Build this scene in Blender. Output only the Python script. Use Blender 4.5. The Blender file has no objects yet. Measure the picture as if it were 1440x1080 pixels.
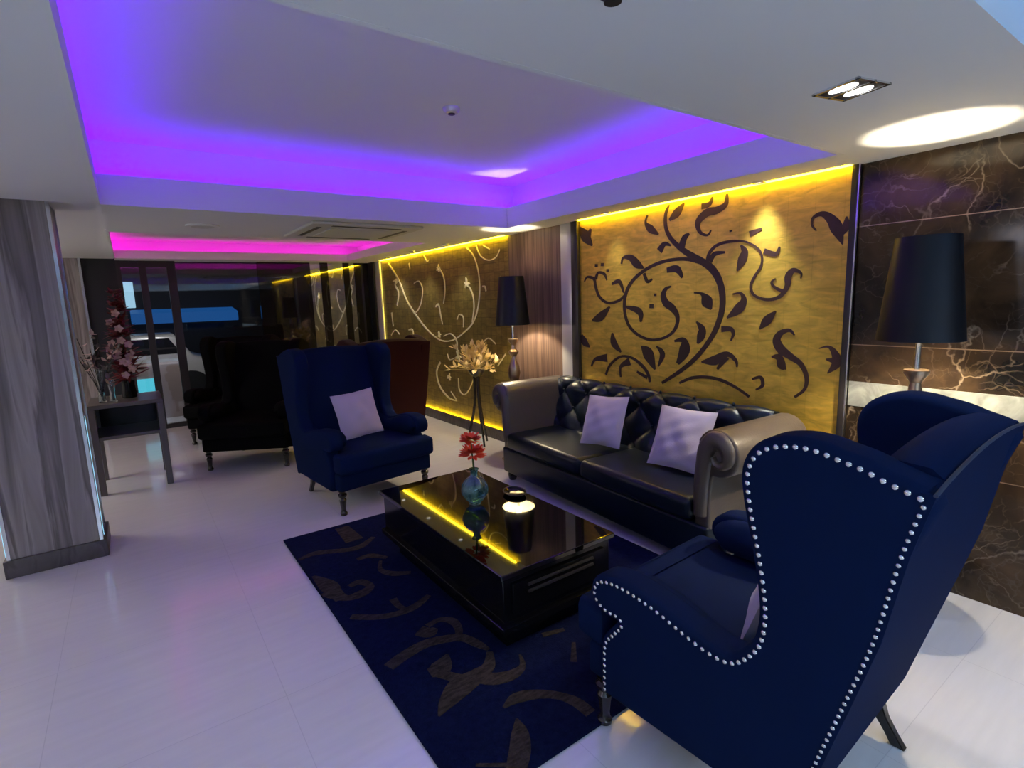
import bpy, bmesh, math, random
from mathutils import Vector, Matrix
random.seed(7)
S = bpy.context.scene
COL = S.collection
# ------------------------------------------------------------------ camera, world, exposure
cam = bpy.data.objects.new('camera', bpy.data.cameras.new('camera'))
COL.objects.link(cam)
cam.data.sensor_width = 36.0
cam.data.lens = 751.37 / 1440 * 36.0
cam.data.clip_start = 0.02
R_ = ((0.81303636, -0.58122527, -0.03389779), (-0.11857993, -0.10830913, -0.98701972), (0.57000937, 0.80650252, -0.15698091))
mw = Matrix.Identity(4)
for i in range(3):
    mw[i][0] = R_[0][i]; mw[i][1] = -R_[1][i]; mw[i][2] = -R_[2][i]
mw.translation = (0, 0, 1.6)
cam.matrix_world = mw
S.camera = cam
wd = bpy.data.worlds.new('world'); S.world = wd; wd.use_nodes = True
wd.node_tree.nodes['Background'].inputs[0].default_value = (0.55, 0.6, 0.8, 1)
wd.node_tree.nodes['Background'].inputs[1].default_value = 0.03
S.view_settings.view_transform = 'Standard'; S.view_settings.look = 'None'
S.view_settings.exposure = 0.0; S.view_settings.gamma = 1.0; S.view_settings.use_curve_mapping = False

def area(name, loc, target, sx, sy, power, color):
    l = bpy.data.lights.new(name, 'AREA'); l.shape = 'RECTANGLE'; l.size = sx; l.size_y = sy
    l.energy = power; l.color = color
    o = bpy.data.objects.new(name, l); COL.objects.link(o); o.location = loc
    o.rotation_euler = (Vector(target) - Vector(loc)).to_track_quat('-Z', 'Y').to_euler()
    return o
def spot(name, loc, target, power, color, deg=60, blend=.5, r=.02):
    l = bpy.data.lights.new(name, 'SPOT'); l.energy = power; l.color = color
    l.spot_size = math.radians(deg); l.spot_blend = blend; l.shadow_soft_size = r
    o = bpy.data.objects.new(name, l); COL.objects.link(o); o.location = loc
    o.rotation_euler = (Vector(target) - Vector(loc)).to_track_quat('-Z', 'Y').to_euler()
    return o
def point(name, loc, power, color, r=.03):
    l = bpy.data.lights.new(name, 'POINT'); l.energy = power; l.color = color; l.shadow_soft_size = r
    o = bpy.data.objects.new(name, l); COL.objects.link(o); o.location = loc
    return o
# unseen fill lights added to brighten floor, ceiling and far end
area('rear_fill', (.7, -3.4, 2.24), (.7, -3.56, 0), 5.0, 1.1, 310, (0.62, 0.80, 1.0))  # added fill from behind the viewer, no fitting there
area('left_fill', (-2.75, 1.8, 2.2), (-2.2, 2.0, 0), .7, 4.4, 74, (0.93, 0.88, 1.0))  # added fill for the left floor and ceiling
area('far_left_fill', (-1.9, 6.4, 2.2), (-1.2, 6.5, 0), 1.0, 2.4, 54, (1.0, 0.93, 0.86))  # added fill for the far floor and ceiling
area('counter_fill', (.28, 8.95, 2.0), (.28, 9.6, 1.5), .5, .3, 24, (1.0, .9, .85))  # added fill so the counter beyond the glass is not dark
STR = dict(purple=24.0, pink=10.0, blue=24.0, yellow=45.0)

# ------------------------------------------------------------------ materials
def mat(name, color, rough=.5, metal=0, spec=.5, coat=0, sheen=0, emit=None, estr=0, trans=0, ior=1.45, bump=None):
    m = bpy.data.materials.new(name); m.use_nodes = True
    b = m.node_tree.nodes['Principled BSDF']
    b.inputs['Base Color'].default_value = (*color, 1); b.inputs['Roughness'].default_value = rough
    b.inputs['Metallic'].default_value = metal; b.inputs['Specular IOR Level'].default_value = spec
    b.inputs['Coat Weight'].default_value = coat; b.inputs['Coat Roughness'].default_value = .05
    b.inputs['Sheen Weight'].default_value = sheen
    b.inputs['Transmission Weight'].default_value = trans; b.inputs['IOR'].default_value = ior
    if emit: b.inputs['Emission Color'].default_value = (*emit, 1); b.inputs['Emission Strength'].default_value = estr
    if bump:
        n = noise(m, bump[0]); bp = m.node_tree.nodes.new('ShaderNodeBump')
        bp.inputs['Strength'].default_value = bump[1]; bp.inputs['Distance'].default_value = .01
        m.node_tree.links.new(n.outputs['Fac'], bp.inputs['Height']); m.node_tree.links.new(bp.outputs[0], b.inputs['Normal'])
    return m
def coords(m, scale=(1, 1, 1)):
    nt = m.node_tree; t = nt.nodes.new('ShaderNodeTexCoord'); mp = nt.nodes.new('ShaderNodeMapping')
    mp.inputs['Scale'].default_value = scale; nt.links.new(t.outputs['Object'], mp.inputs[0]); return mp
def noise(m, scale, detail=4, vec=None, dist=0):
    nt = m.node_tree; n = nt.nodes.new('ShaderNodeTexNoise')
    n.inputs['Scale'].default_value = scale; n.inputs['Detail'].default_value = detail; n.inputs['Distortion'].default_value = dist
    nt.links.new((vec or coords(m)).outputs[0], n.inputs['Vector']); return n
def ramp(m, src, stops, target='Base Color'):
    nt = m.node_tree; r = nt.nodes.new('ShaderNodeValToRGB'); e = r.color_ramp.elements
    while len(e) < len(stops): e.new(.5)
    for k, (p, c) in enumerate(stops):
        e[k].position = p; e[k].color = (*c, 1) if len(c) == 3 else c
    nt.links.new(src, r.inputs[0])
    if target: nt.links.new(r.outputs[0], nt.nodes['Principled BSDF'].inputs[target])
    return r
M = {}
M['paint'] = mat('white_paint', (.78, .78, .77), .7, bump=(60, .02))
M['floor'] = mat('polished_tile', (.6, .6, .6), .12, spec=.5, coat=.35)
def floor_nodes():
    m = M['floor']; nt = m.node_tree; b = nt.nodes['Principled BSDF']
    br = nt.nodes.new('ShaderNodeTexBrick'); br.offset = 0
    for k, v in (('Color1', (.78, .76, .78, 1)), ('Color2', (.76, .74, .76, 1)), ('Mortar', (.66, .64, .67, 1))): br.inputs[k].default_value = v
    br.inputs['Scale'].default_value = 1; br.inputs['Mortar Size'].default_value = .0018; br.inputs['Mortar Smooth'].default_value = .4
    br.inputs['Brick Width'].default_value = .8; br.inputs['Row Height'].default_value = .8
    cm = coords(m); cm.inputs['Location'].default_value = (-.352, .2, 0)
    nt.links.new(cm.outputs[0], br.inputs['Vector'])
    mx = nt.nodes.new('ShaderNodeMix'); mx.data_type = 'RGBA'; mx.blend_type = 'MULTIPLY'; mx.inputs[0].default_value = 1
    n = noise(m, 9, 6, coords(m, (.35, 3, 1)))
    r = ramp(m, n.outputs['Fac'], [(.3, (.94, .94, .94)), (.7, (1, 1, 1))], None)
    nt.links.new(br.outputs['Color'], mx.inputs[6]); nt.links.new(r.outputs[0], mx.inputs[7]); nt.links.new(mx.outputs[2], b.inputs['Base Color'])
    rr = ramp(m, noise(m, 3, 5, coords(m, (1, 3, 1))).outputs['Fac'], [(.3, (.10,) * 3), (.7, (.24,) * 3)], 'Roughness')
floor_nodes()
def wood(name, c1, c2, sc, rough=.35):
    m = mat(name, c1, rough)
    n = noise(m, 1, 6, coords(m, sc), .6); ramp(m, n.outputs['Fac'], [(.3, c1), (.5, c2), (.56, c1), (.75, c2)]); return m
M['wood'] = wood('grey_brown_wood', (.14, .118, .112), (.34, .30, .285), (9, 9, .5), .4)
M['wood2'] = wood('dark_zebra_wood', (.09, .055, .045), (.20, .13, .10), (1, 22, .5), .35)
M['board'] = wood('dark_oak', (.07, .06, .056), (.11, .095, .09), (9, 9, 3), .45)
M['black'] = mat('black_paint', (.012, .012, .013), .4)
M['dark_frame'] = mat('bronze_frame', (.035, .03, .03), .35, .3)
M['chrome'] = mat('brushed_steel', (.75, .76, .78), .22, 1)
M['white_trim'] = mat('pale_trim', (.62, .60, .56), .3, .35)
M['marble'] = mat('emperador_marble', (.03, .02, .015), .1, spec=.4)
def marble():
    m = M['marble']; nt = m.node_tree; b = nt.nodes['Principled BSDF']
    base = noise(m, 2.6, 8, coords(m, (1, 1, 1)), 1.2)
    r = ramp(m, base.outputs['Fac'], [(.3, (.006, .005, .004)), (.5, (.026, .016, .010)), (.72, (.075, .045, .024))], None)
    warp = noise(m, 3, 5); add = nt.nodes.new('ShaderNodeMix'); add.data_type = 'RGBA'; add.inputs[0].default_value = .32
    nt.links.new(coords(m).outputs[0], add.inputs[6]); nt.links.new(warp.outputs['Color'], add.inputs[7])
    prev = r.outputs[0]
    for sc, wd_, col in ((3.8, .008, (.27, .21, .15, 1)), (9.0, .013, (.17, .125, .09, 1)), (19, .022, (.075, .055, .04, 1))):
        v = nt.nodes.new('ShaderNodeTexVoronoi'); v.feature = 'DISTANCE_TO_EDGE'; v.inputs['Scale'].default_value = sc
        nt.links.new(add.outputs[2], v.inputs['Vector'])
        rr = ramp(m, v.outputs['Distance'], [(0, (1, 1, 1)), (wd_, (.5, .5, .5)), (wd_ * 2.2, (0, 0, 0))], None)
        gate = ramp(m, noise(m, 2.0 + sc * .25, 4).outputs['Fac'], [(.44, (0, 0, 0)), (.62, (.9, .9, .9))], None)
        mu = nt.nodes.new('ShaderNodeMath'); mu.operation = 'MULTIPLY'
        nt.links.new(rr.outputs[0], mu.inputs[0]); nt.links.new(gate.outputs[0], mu.inputs[1])
        mx = nt.nodes.new('ShaderNodeMix'); mx.data_type = 'RGBA'; mx.inputs[7].default_value = col
        nt.links.new(mu.outputs[0], mx.inputs[0]); nt.links.new(prev, mx.inputs[6]); prev = mx.outputs[2]
    nt.links.new(prev, b.inputs['Base Color'])
marble()
M['paleband'] = mat('pale_mottle', (.62, .62, .55), .25); ramp(M['paleband'], noise(M['paleband'], 7, 6, None, 1).outputs['Fac'], [(.38, (.20, .21, .19)), (.62, (.44, .46, .41))])
M['gold'] = mat('gold_leaf', (.55, .36, .09), .36, .6)
def leafmat(m, w, h, c, mort, var):
    nt = m.node_tree; b = nt.nodes['Principled BSDF']
    br = nt.nodes.new('ShaderNodeTexBrick'); br.offset = .0
    br.inputs['Scale'].default_value = 1; br.inputs['Mortar Size'].default_value = .003; br.inputs['Mortar Smooth'].default_value = 1
    br.inputs['Brick Width'].default_value = w; br.inputs['Row Height'].default_value = h
    for k, v in (('Color1', c), ('Color2', [x * var for x in c]), ('Mortar', mort)): br.inputs[k].default_value = (*v, 1)
    sp = nt.nodes.new('ShaderNodeSeparateXYZ'); cb = nt.nodes.new('ShaderNodeCombineXYZ')
    nt.links.new(coords(m).outputs[0], sp.inputs[0]); nt.links.new(sp.outputs[1], cb.inputs[0]); nt.links.new(sp.outputs[2], cb.inputs[1])
    nt.links.new(cb.outputs[0], br.inputs['Vector'])
    n = noise(m, 16, 7, coords(m, (1, .5, 1.6)), .8)
    r = ramp(m, n.outputs['Fac'], [(.3, (.62,) * 3), (.7, (1,) * 3)], None)
    mx = nt.nodes.new('ShaderNodeMix'); mx.data_type = 'RGBA'; mx.blend_type = 'MULTIPLY'; mx.inputs[0].default_value = 1
    nt.links.new(br.outputs['Color'], mx.inputs[6]); nt.links.new(r.outputs[0], mx.inputs[7]); nt.links.new(mx.outputs[2], b.inputs['Base Color'])
    bp = nt.nodes.new('ShaderNodeBump'); bp.inputs['Strength'].default_value = .35; bp.inputs['Distance'].default_value = .004
    nt.links.new(n.outputs['Fac'], bp.inputs['Height']); nt.links.new(bp.outputs[0], b.inputs['Normal'])
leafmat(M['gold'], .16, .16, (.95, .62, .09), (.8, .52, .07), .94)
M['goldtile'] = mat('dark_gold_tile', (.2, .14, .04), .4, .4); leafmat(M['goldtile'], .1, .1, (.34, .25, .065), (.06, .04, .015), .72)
M['motif'] = mat('brown_motif', (.055, .026, .02), .4, .2)
M['vine'] = mat('raised_gold', (.95, .86, .55), .35, .35)
M['navy'] = mat('navy_velvet', (.0048, .0120, .047), .85, spec=.04, bump=(260, .04))
M['blackvelvet'] = mat('black_velvet', (.0025, .0025, .003), .85, spec=.08)
M['maroon'] = mat('maroon_velvet', (.022, .003, .002), .8, spec=.1, sheen=.05)
M['leather'] = mat('navy_leather', (.0035, .009, .02), .34, spec=.36, bump=(120, .08))
M['armleather'] = mat('lamp_sheen_leather', (.085, .068, .058), .36, spec=.5, coat=.1, bump=(70, .15))  # lamp sheen on the dark leather put into a paler base colour
M['legwood'] = mat('black_turned_wood', (.02, .016, .014), .25, coat=.4)
M['nail'] = mat('nickel_nail', (.75, .74, .72), .25, 1)
M['piping'] = mat('slate_piping', (.02, .03, .06), .6)
M['pillow'] = mat('lilac_grey_cotton', (.47, .42, .52), .85, sheen=.2, bump=(180, .12))
M['glasstop'] = mat('black_glass', (.003, .003, .0035), .02, spec=.6, coat=.25)
M['lacquer'] = mat('black_lacquer', (.004, .004, .005), .14, spec=.35)
M['rug'] = mat('navy_pile', (.012, .022, .085), .95, spec=.05, bump=(140, .5)); ramp(M['rug'], noise(M['rug'], 40, 4).outputs['Fac'], [(.3, (.0035, .006, .028)), (.7, (.007, .011, .046))])
M['rugscroll'] = mat('taupe_pile', (.10, .075, .06), .95, spec=.05, bump=(140, .6)); ramp(M['rugscroll'], noise(M['rugscroll'], 30, 4, coords(M['rugscroll'], (1, 2.5, 1))).outputs['Fac'], [(.35, (.028, .022, .02)), (.65, (.066, .05, .042))])
M['teal'] = mat('teal_glass', (.16, .42, .46), .04, trans=.75, ior=1.5, coat=.5); ramp(M['teal'], noise(M['teal'], 26, 4).outputs['Fac'], [(.35, (.015, .09, .11)), (.6, (.22, .52, .52))])
M['red'] = mat('orange_red_petal', (.75, .06, .02), .6)
M['green'] = mat('stem_green', (.05, .10, .03), .6)
M['shade'] = mat('black_shade', (.004, .005, .009), .42, spec=.35)
M['shade_in'] = mat('cream_lining', (.85, .78, .55), .6)
M['bronze'] = mat('antique_bronze', (.38, .27, .18), .3, .9)
M['bulb'] = mat('lit_bulb', (1, .9, .7), .4, emit=(1, .85, .6), estr=25)
M['dryleaf'] = mat('dry_gold_leaf', (.80, .62, .30), .45, .3)
M['darkred'] = mat('dark_red_leaf', (.14, .012, .015), .6)
M['blush'] = mat('blush_petal', (.55, .36, .33), .6)
M['glass'] = mat('clear_glass', (.9, .95, .95), .02, trans=1, ior=1.45)
M['console'] = mat('grey_brown_lacquer', (.11, .095, .09), .3)
M['beige'] = mat('beige_panel', (.36, .27, .24), .5)
M['darkmirror'] = mat('smoked_glass', (.008, .008, .01), .03, spec=.6, coat=.2)
M['mirror'] = mat('grey_mirror', (.62, .66, .68), .03, 1)
M['acgrey'] = mat('cassette_plastic', (.6, .6, .54), .5)
M['asphalt'] = mat('night_street', (.01, .01, .012), .6)
def emi(name, c, s): return mat(name, (0, 0, 0), .6, emit=c, estr=s)
M['purple'] = emi('purple_led', (.12, .0, 1.0), STR['purple'])
M['pink'] = emi('pink_led', (1.0, .01, .75), STR['pink'])
M['blueled'] = emi('blue_led', (.04, .36, 1.0), STR['blue'])
M['yellow'] = emi('yellow_led', (1.0, .70, .015), STR['yellow'])
M['yellow_soft'] = emi('soft_yellow_led', (1.0, .8, .15), 1.6)
M['white_led'] = emi('white_lamp_face', (1, .97, .92), 4)
M['cyan_glint'] = emi('cyan_edge_glint', (.35, .75, 1.0), 1.1)
M['sign_blue'] = emi('lit_awning', (.02, .16, .5), .7)
M['sign_white'] = emi('lit_shop_window', (.55, .85, 1.0), 1.2)
M['screen'] = emi('lit_screen', (.12, .75, .85), 1.2)
# tinted door glass: reflective, see-through
def tint():
    m = bpy.data.materials.new('door_glass'); m.use_nodes = True; nt = m.node_tree; nt.nodes.remove(nt.nodes['Principled BSDF'])
    out = nt.nodes['Material Output']; f = nt.nodes.new('ShaderNodeFresnel'); f.inputs[0].default_value = 1.9
    t = nt.nodes.new('ShaderNodeBsdfTransparent'); t.inputs[0].default_value = (.75, .8, .85, 1)
    g = nt.nodes.new('ShaderNodeBsdfGlossy'); g.inputs['Roughness'].default_value = .02
    mx = nt.nodes.new('ShaderNodeMixShader')
    for a, b in ((f.outputs[0], mx.inputs[0]), (t.outputs[0], mx.inputs[1]), (g.outputs[0], mx.inputs[2]), (mx.outputs[0], out.inputs[0])): nt.links.new(a, b)
    return m
M['doorglass'] = tint()

# ------------------------------------------------------------------ helpers
def link(name, bm, mats, parent=None, smooth=True, label=None, recalc=True):
    lay = bm.faces.layers.int.get('flat')
    if smooth:
        for f in bm.faces: f.smooth = not (lay and f[lay])
    if recalc: bmesh.ops.recalc_face_normals(bm, faces=bm.faces)
    me = bpy.data.meshes.new(name); bm.to_mesh(me); bm.free()
    for m in (mats if isinstance(mats, (list, tuple)) else [mats]): me.materials.append(M[m])
    o = bpy.data.objects.new(name, me); COL.objects.link(o)
    if parent: o.parent = parent
    if smooth:
        try: me.set_sharp_from_angle(angle=math.radians(38))
        except Exception: pass
    if label: o['label'] = label
    return o
def tag(o, label, cat, group=None):
    o['label'] = label; o['category'] = cat
    if group: o['group'] = group
    return o
def thing(name, label, cat, loc=(0, 0, 0), rz=0, group=None):
    o = bpy.data.objects.new(name, None); COL.objects.link(o); o.location = loc; o.rotation_euler.z = math.radians(rz)
    o.empty_display_size = .1
    return tag(o, label, cat, group)
def struct(name, bm, m, label=None, parent=None):
    o = link(name, bm, m, parent)
    if not parent: o['kind'] = 'structure'
    if label: o['label'] = label
    return o
def NB(): return bmesh.new()
def box(bm, x0, x1, y0, y1, z0, z1, bev=0, seg=2, mi=0):
    vs = [bm.verts.new(p) for p in ((x0,y0,z0),(x1,y0,z0),(x1,y1,z0),(x0,y1,z0),(x0,y0,z1),(x1,y0,z1),(x1,y1,z1),(x0,y1,z1))]
    fs = [bm.faces.new([vs[i] for i in f]) for f in ((3,2,1,0),(4,5,6,7),(0,1,5,4),(1,2,6,5),(2,3,7,6),(3,0,4,7))]
    for f in fs: f.material_index = mi
    if bev:
        es = list({e for f in fs for e in f.edges})
        bmesh.ops.bevel(bm, geom=es, offset=bev, segments=seg, affect='EDGES', profile=.5)
    return bm
def lathe(bm, prof, seg=24, c=(0, 0, 0), mi=0, caps=True):
    rings = []
    for r, z in prof:
        rings.append([bm.verts.new((c[0] + r * math.cos(2*math.pi*k/seg), c[1] + r * math.sin(2*math.pi*k/seg), c[2] + z)) for k in range(seg)])
    for a, b in zip(rings, rings[1:]):
        for k in range(seg):
            f = bm.faces.new((a[k], a[(k+1) % seg], b[(k+1) % seg], b[k])); f.material_index = mi
    if caps:
        f = bm.faces.new(rings[0][::-1]); f.material_index = mi
        f = bm.faces.new(rings[-1]); f.material_index = mi
    return bm
def cat(pts, n=6):
    """Catmull-Rom resample of tuples"""
    out = []; P = [Vector(p) for p in pts]
    if len(P) < 3:
        return [P[0].lerp(P[-1], k / n) for k in range(n + 1)]
    for i in range(len(P) - 1):
        p0 = P[max(i-1, 0)]; p1 = P[i]; p2 = P[i+1]; p3 = P[min(i+2, len(P)-1)]
        for k in range(n):
            t = k / n
            out.append(.5 * ((2*p1) + (p2-p0)*t + (2*p0-5*p1+4*p2-p3)*t*t + (3*p1-p0-3*p2+p3)*t**3))
    out.append(P[-1]); return out
def tube(bm, pts, rad, seg=10, mi=0, closed=False, smooth=0):
    if not isinstance(rad, (list, tuple)): rad = [rad] * len(pts)
    if smooth:
        q = cat([(*p, r) for p, r in zip(pts, rad)], smooth); pts = [v[:3] for v in q]; rad = [max(v[3], .0005) for v in q]
    P = [Vector(p) for p in pts]; rings = []; n = None
    for i, p in enumerate(P):
        t = (P[(i+1) % len(P)] - P[i-1]) if closed else (P[min(i+1, len(P)-1)] - P[max(i-1, 0)])
        t.normalize()
        if n is None:
            a = Vector((0, 0, 1)) if abs(t.z) < .9 else Vector((1, 0, 0)); n = t.cross(a).normalized()
        n = (n - t * n.dot(t)).normalized(); b = t.cross(n)
        rings.append([bm.verts.new(p + (n * math.cos(2*math.pi*k/seg) + b * math.sin(2*math.pi*k/seg)) * rad[i]) for k in range(seg)])
    pr = list(zip(rings, rings[1:])) + ([(rings[-1], rings[0])] if closed else [])
    for a, b in pr:
        for k in range(seg):
            f = bm.faces.new((a[k], a[(k+1) % seg], b[(k+1) % seg], b[k])); f.material_index = mi
    if not closed:
        f = bm.faces.new(rings[0][::-1]); f.material_index = mi
        f = bm.faces.new(rings[-1]); f.material_index = mi
    return bm
def padded(bm, outline, w0, w1, rad, mapper, seg=4, mi=0, grow=0):
    """closed 2-D outline extruded from w0 to w1 with rounded (quarter circle) rims; mapper(a,b,w)->xyz"""
    lay = bm.faces.layers.int.get('flat') or bm.faces.layers.int.new('flat')
    P = [Vector(p) for p in outline]; n = len(P)
    ar = sum(P[i].x*P[(i+1) % n].y - P[(i+1) % n].x*P[i].y for i in range(n))
    if ar < 0: P.reverse()
    N = []
    for i in range(n):
        t = (P[(i+1) % n] - P[i-1]).normalized(); N.append(Vector((t.y, -t.x)))
    steps = []
    for k in range(seg + 1):
        a = math.pi/2 * k / seg; steps.append((rad * (1 - math.sin(a)), w0 + rad * (1 - math.cos(a))))
    for k in range(seg + 1):
        a = math.pi/2 * (1 - k / seg); steps.append((rad * (1 - math.sin(a)), w1 - rad * (1 - math.cos(a))))
    rings = []
    for ins, w in steps: rings.append([bm.verts.new(mapper(*(P[i] - N[i] * (ins - grow)), w)) for i in range(n)])
    for a, b in zip(rings, rings[1:]):
        for k in range(n):
            f = bm.faces.new((a[k], a[(k+1) % n], b[(k+1) % n], b[k])); f.material_index = mi
    from mathutils.geometry import tessellate_polygon
    tris = tessellate_polygon([[Vector((p.x, p.y, 0)) for p in P]])
    for r, flip in ((rings[0], True), (rings[-1], False)):
        for tr in tris:
            try: f = bm.faces.new([r[i] for i in (tr[::-1] if flip else tr)]); f.material_index = mi; f[lay] = 1
            except ValueError: pass
    return bm
RC = [0]
def ribbon(bm, pts, mapper, h=.003, mi=1, n=6):
    """flat raised band of varying width: pts (a,b,width)"""
    RC[0] = (RC[0] + 1) % 12; h += RC[0] * .00012
    q = cat(pts, n); L = []; Rr = []
    for i, p in enumerate(q):
        t = (q[min(i+1, len(q)-1)] - q[max(i-1, 0)]); t = Vector((t.x, t.y))
        if t.length < 1e-6: t = Vector((1, 0))
        t.normalize(); w = max(p.z, .002) / 2
        L.append((p.x - t.y*w, p.y + t.x*w)); Rr.append((p.x + t.y*w, p.y - t.x*w))
    top = [(bm.verts.new(mapper(*a, h)), bm.verts.new(mapper(*b, h))) for a, b in zip(L, Rr)]
    bot = [(bm.verts.new(mapper(*a, -.001)), bm.verts.new(mapper(*b, -.001))) for a, b in zip(L, Rr)]
    for i in range(len(q) - 1):
        for f in ((top[i][0], top[i+1][0], top[i+1][1], top[i][1]), (top[i][0], bot[i][0], bot[i+1][0], top[i+1][0]), (top[i][1], top[i+1][1], bot[i+1][1], bot[i][1])):
            g = bm.faces.new(f); g.material_index = mi
def ball(bm, c, r, seg=10, rings=6, mi=0, sc=(1, 1, 1)):
    v0 = len(bm.verts)
    res = bmesh.ops.create_uvsphere(bm, u_segments=seg, v_segments=rings, radius=r, matrix=Matrix.Translation(c) @ Matrix.Diagonal((*sc, 1)))
    for v in res['verts']:
        for f in v.link_faces: f.material_index = mi
def leaf(bm, base, d, up, length, width, mi=0, curl=.2):
    d = Vector(d).normalized(); s = d.cross(Vector(up)); s = s.normalized() if s.length > 1e-4 else Vector((1, 0, 0)); u = s.cross(d)
    rows = []
    for k in range(5):
        t = k / 4; w = width * math.sin(math.pi * min(.97, .08 + t * .92)) ** .8 / 2; c = Vector(base) + d * length * t + u * (curl * length * t * t)
        rows.append((bm.verts.new(c + s * w - u * w * .3), bm.verts.new(c), bm.verts.new(c - s * w - u * w * .3)))
    for a, b in zip(rows, rows[1:]):
        for j in (0, 1):
            f = bm.faces.new((a[j], a[j+1], b[j+1], b[j])); f.material_index = mi
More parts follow.
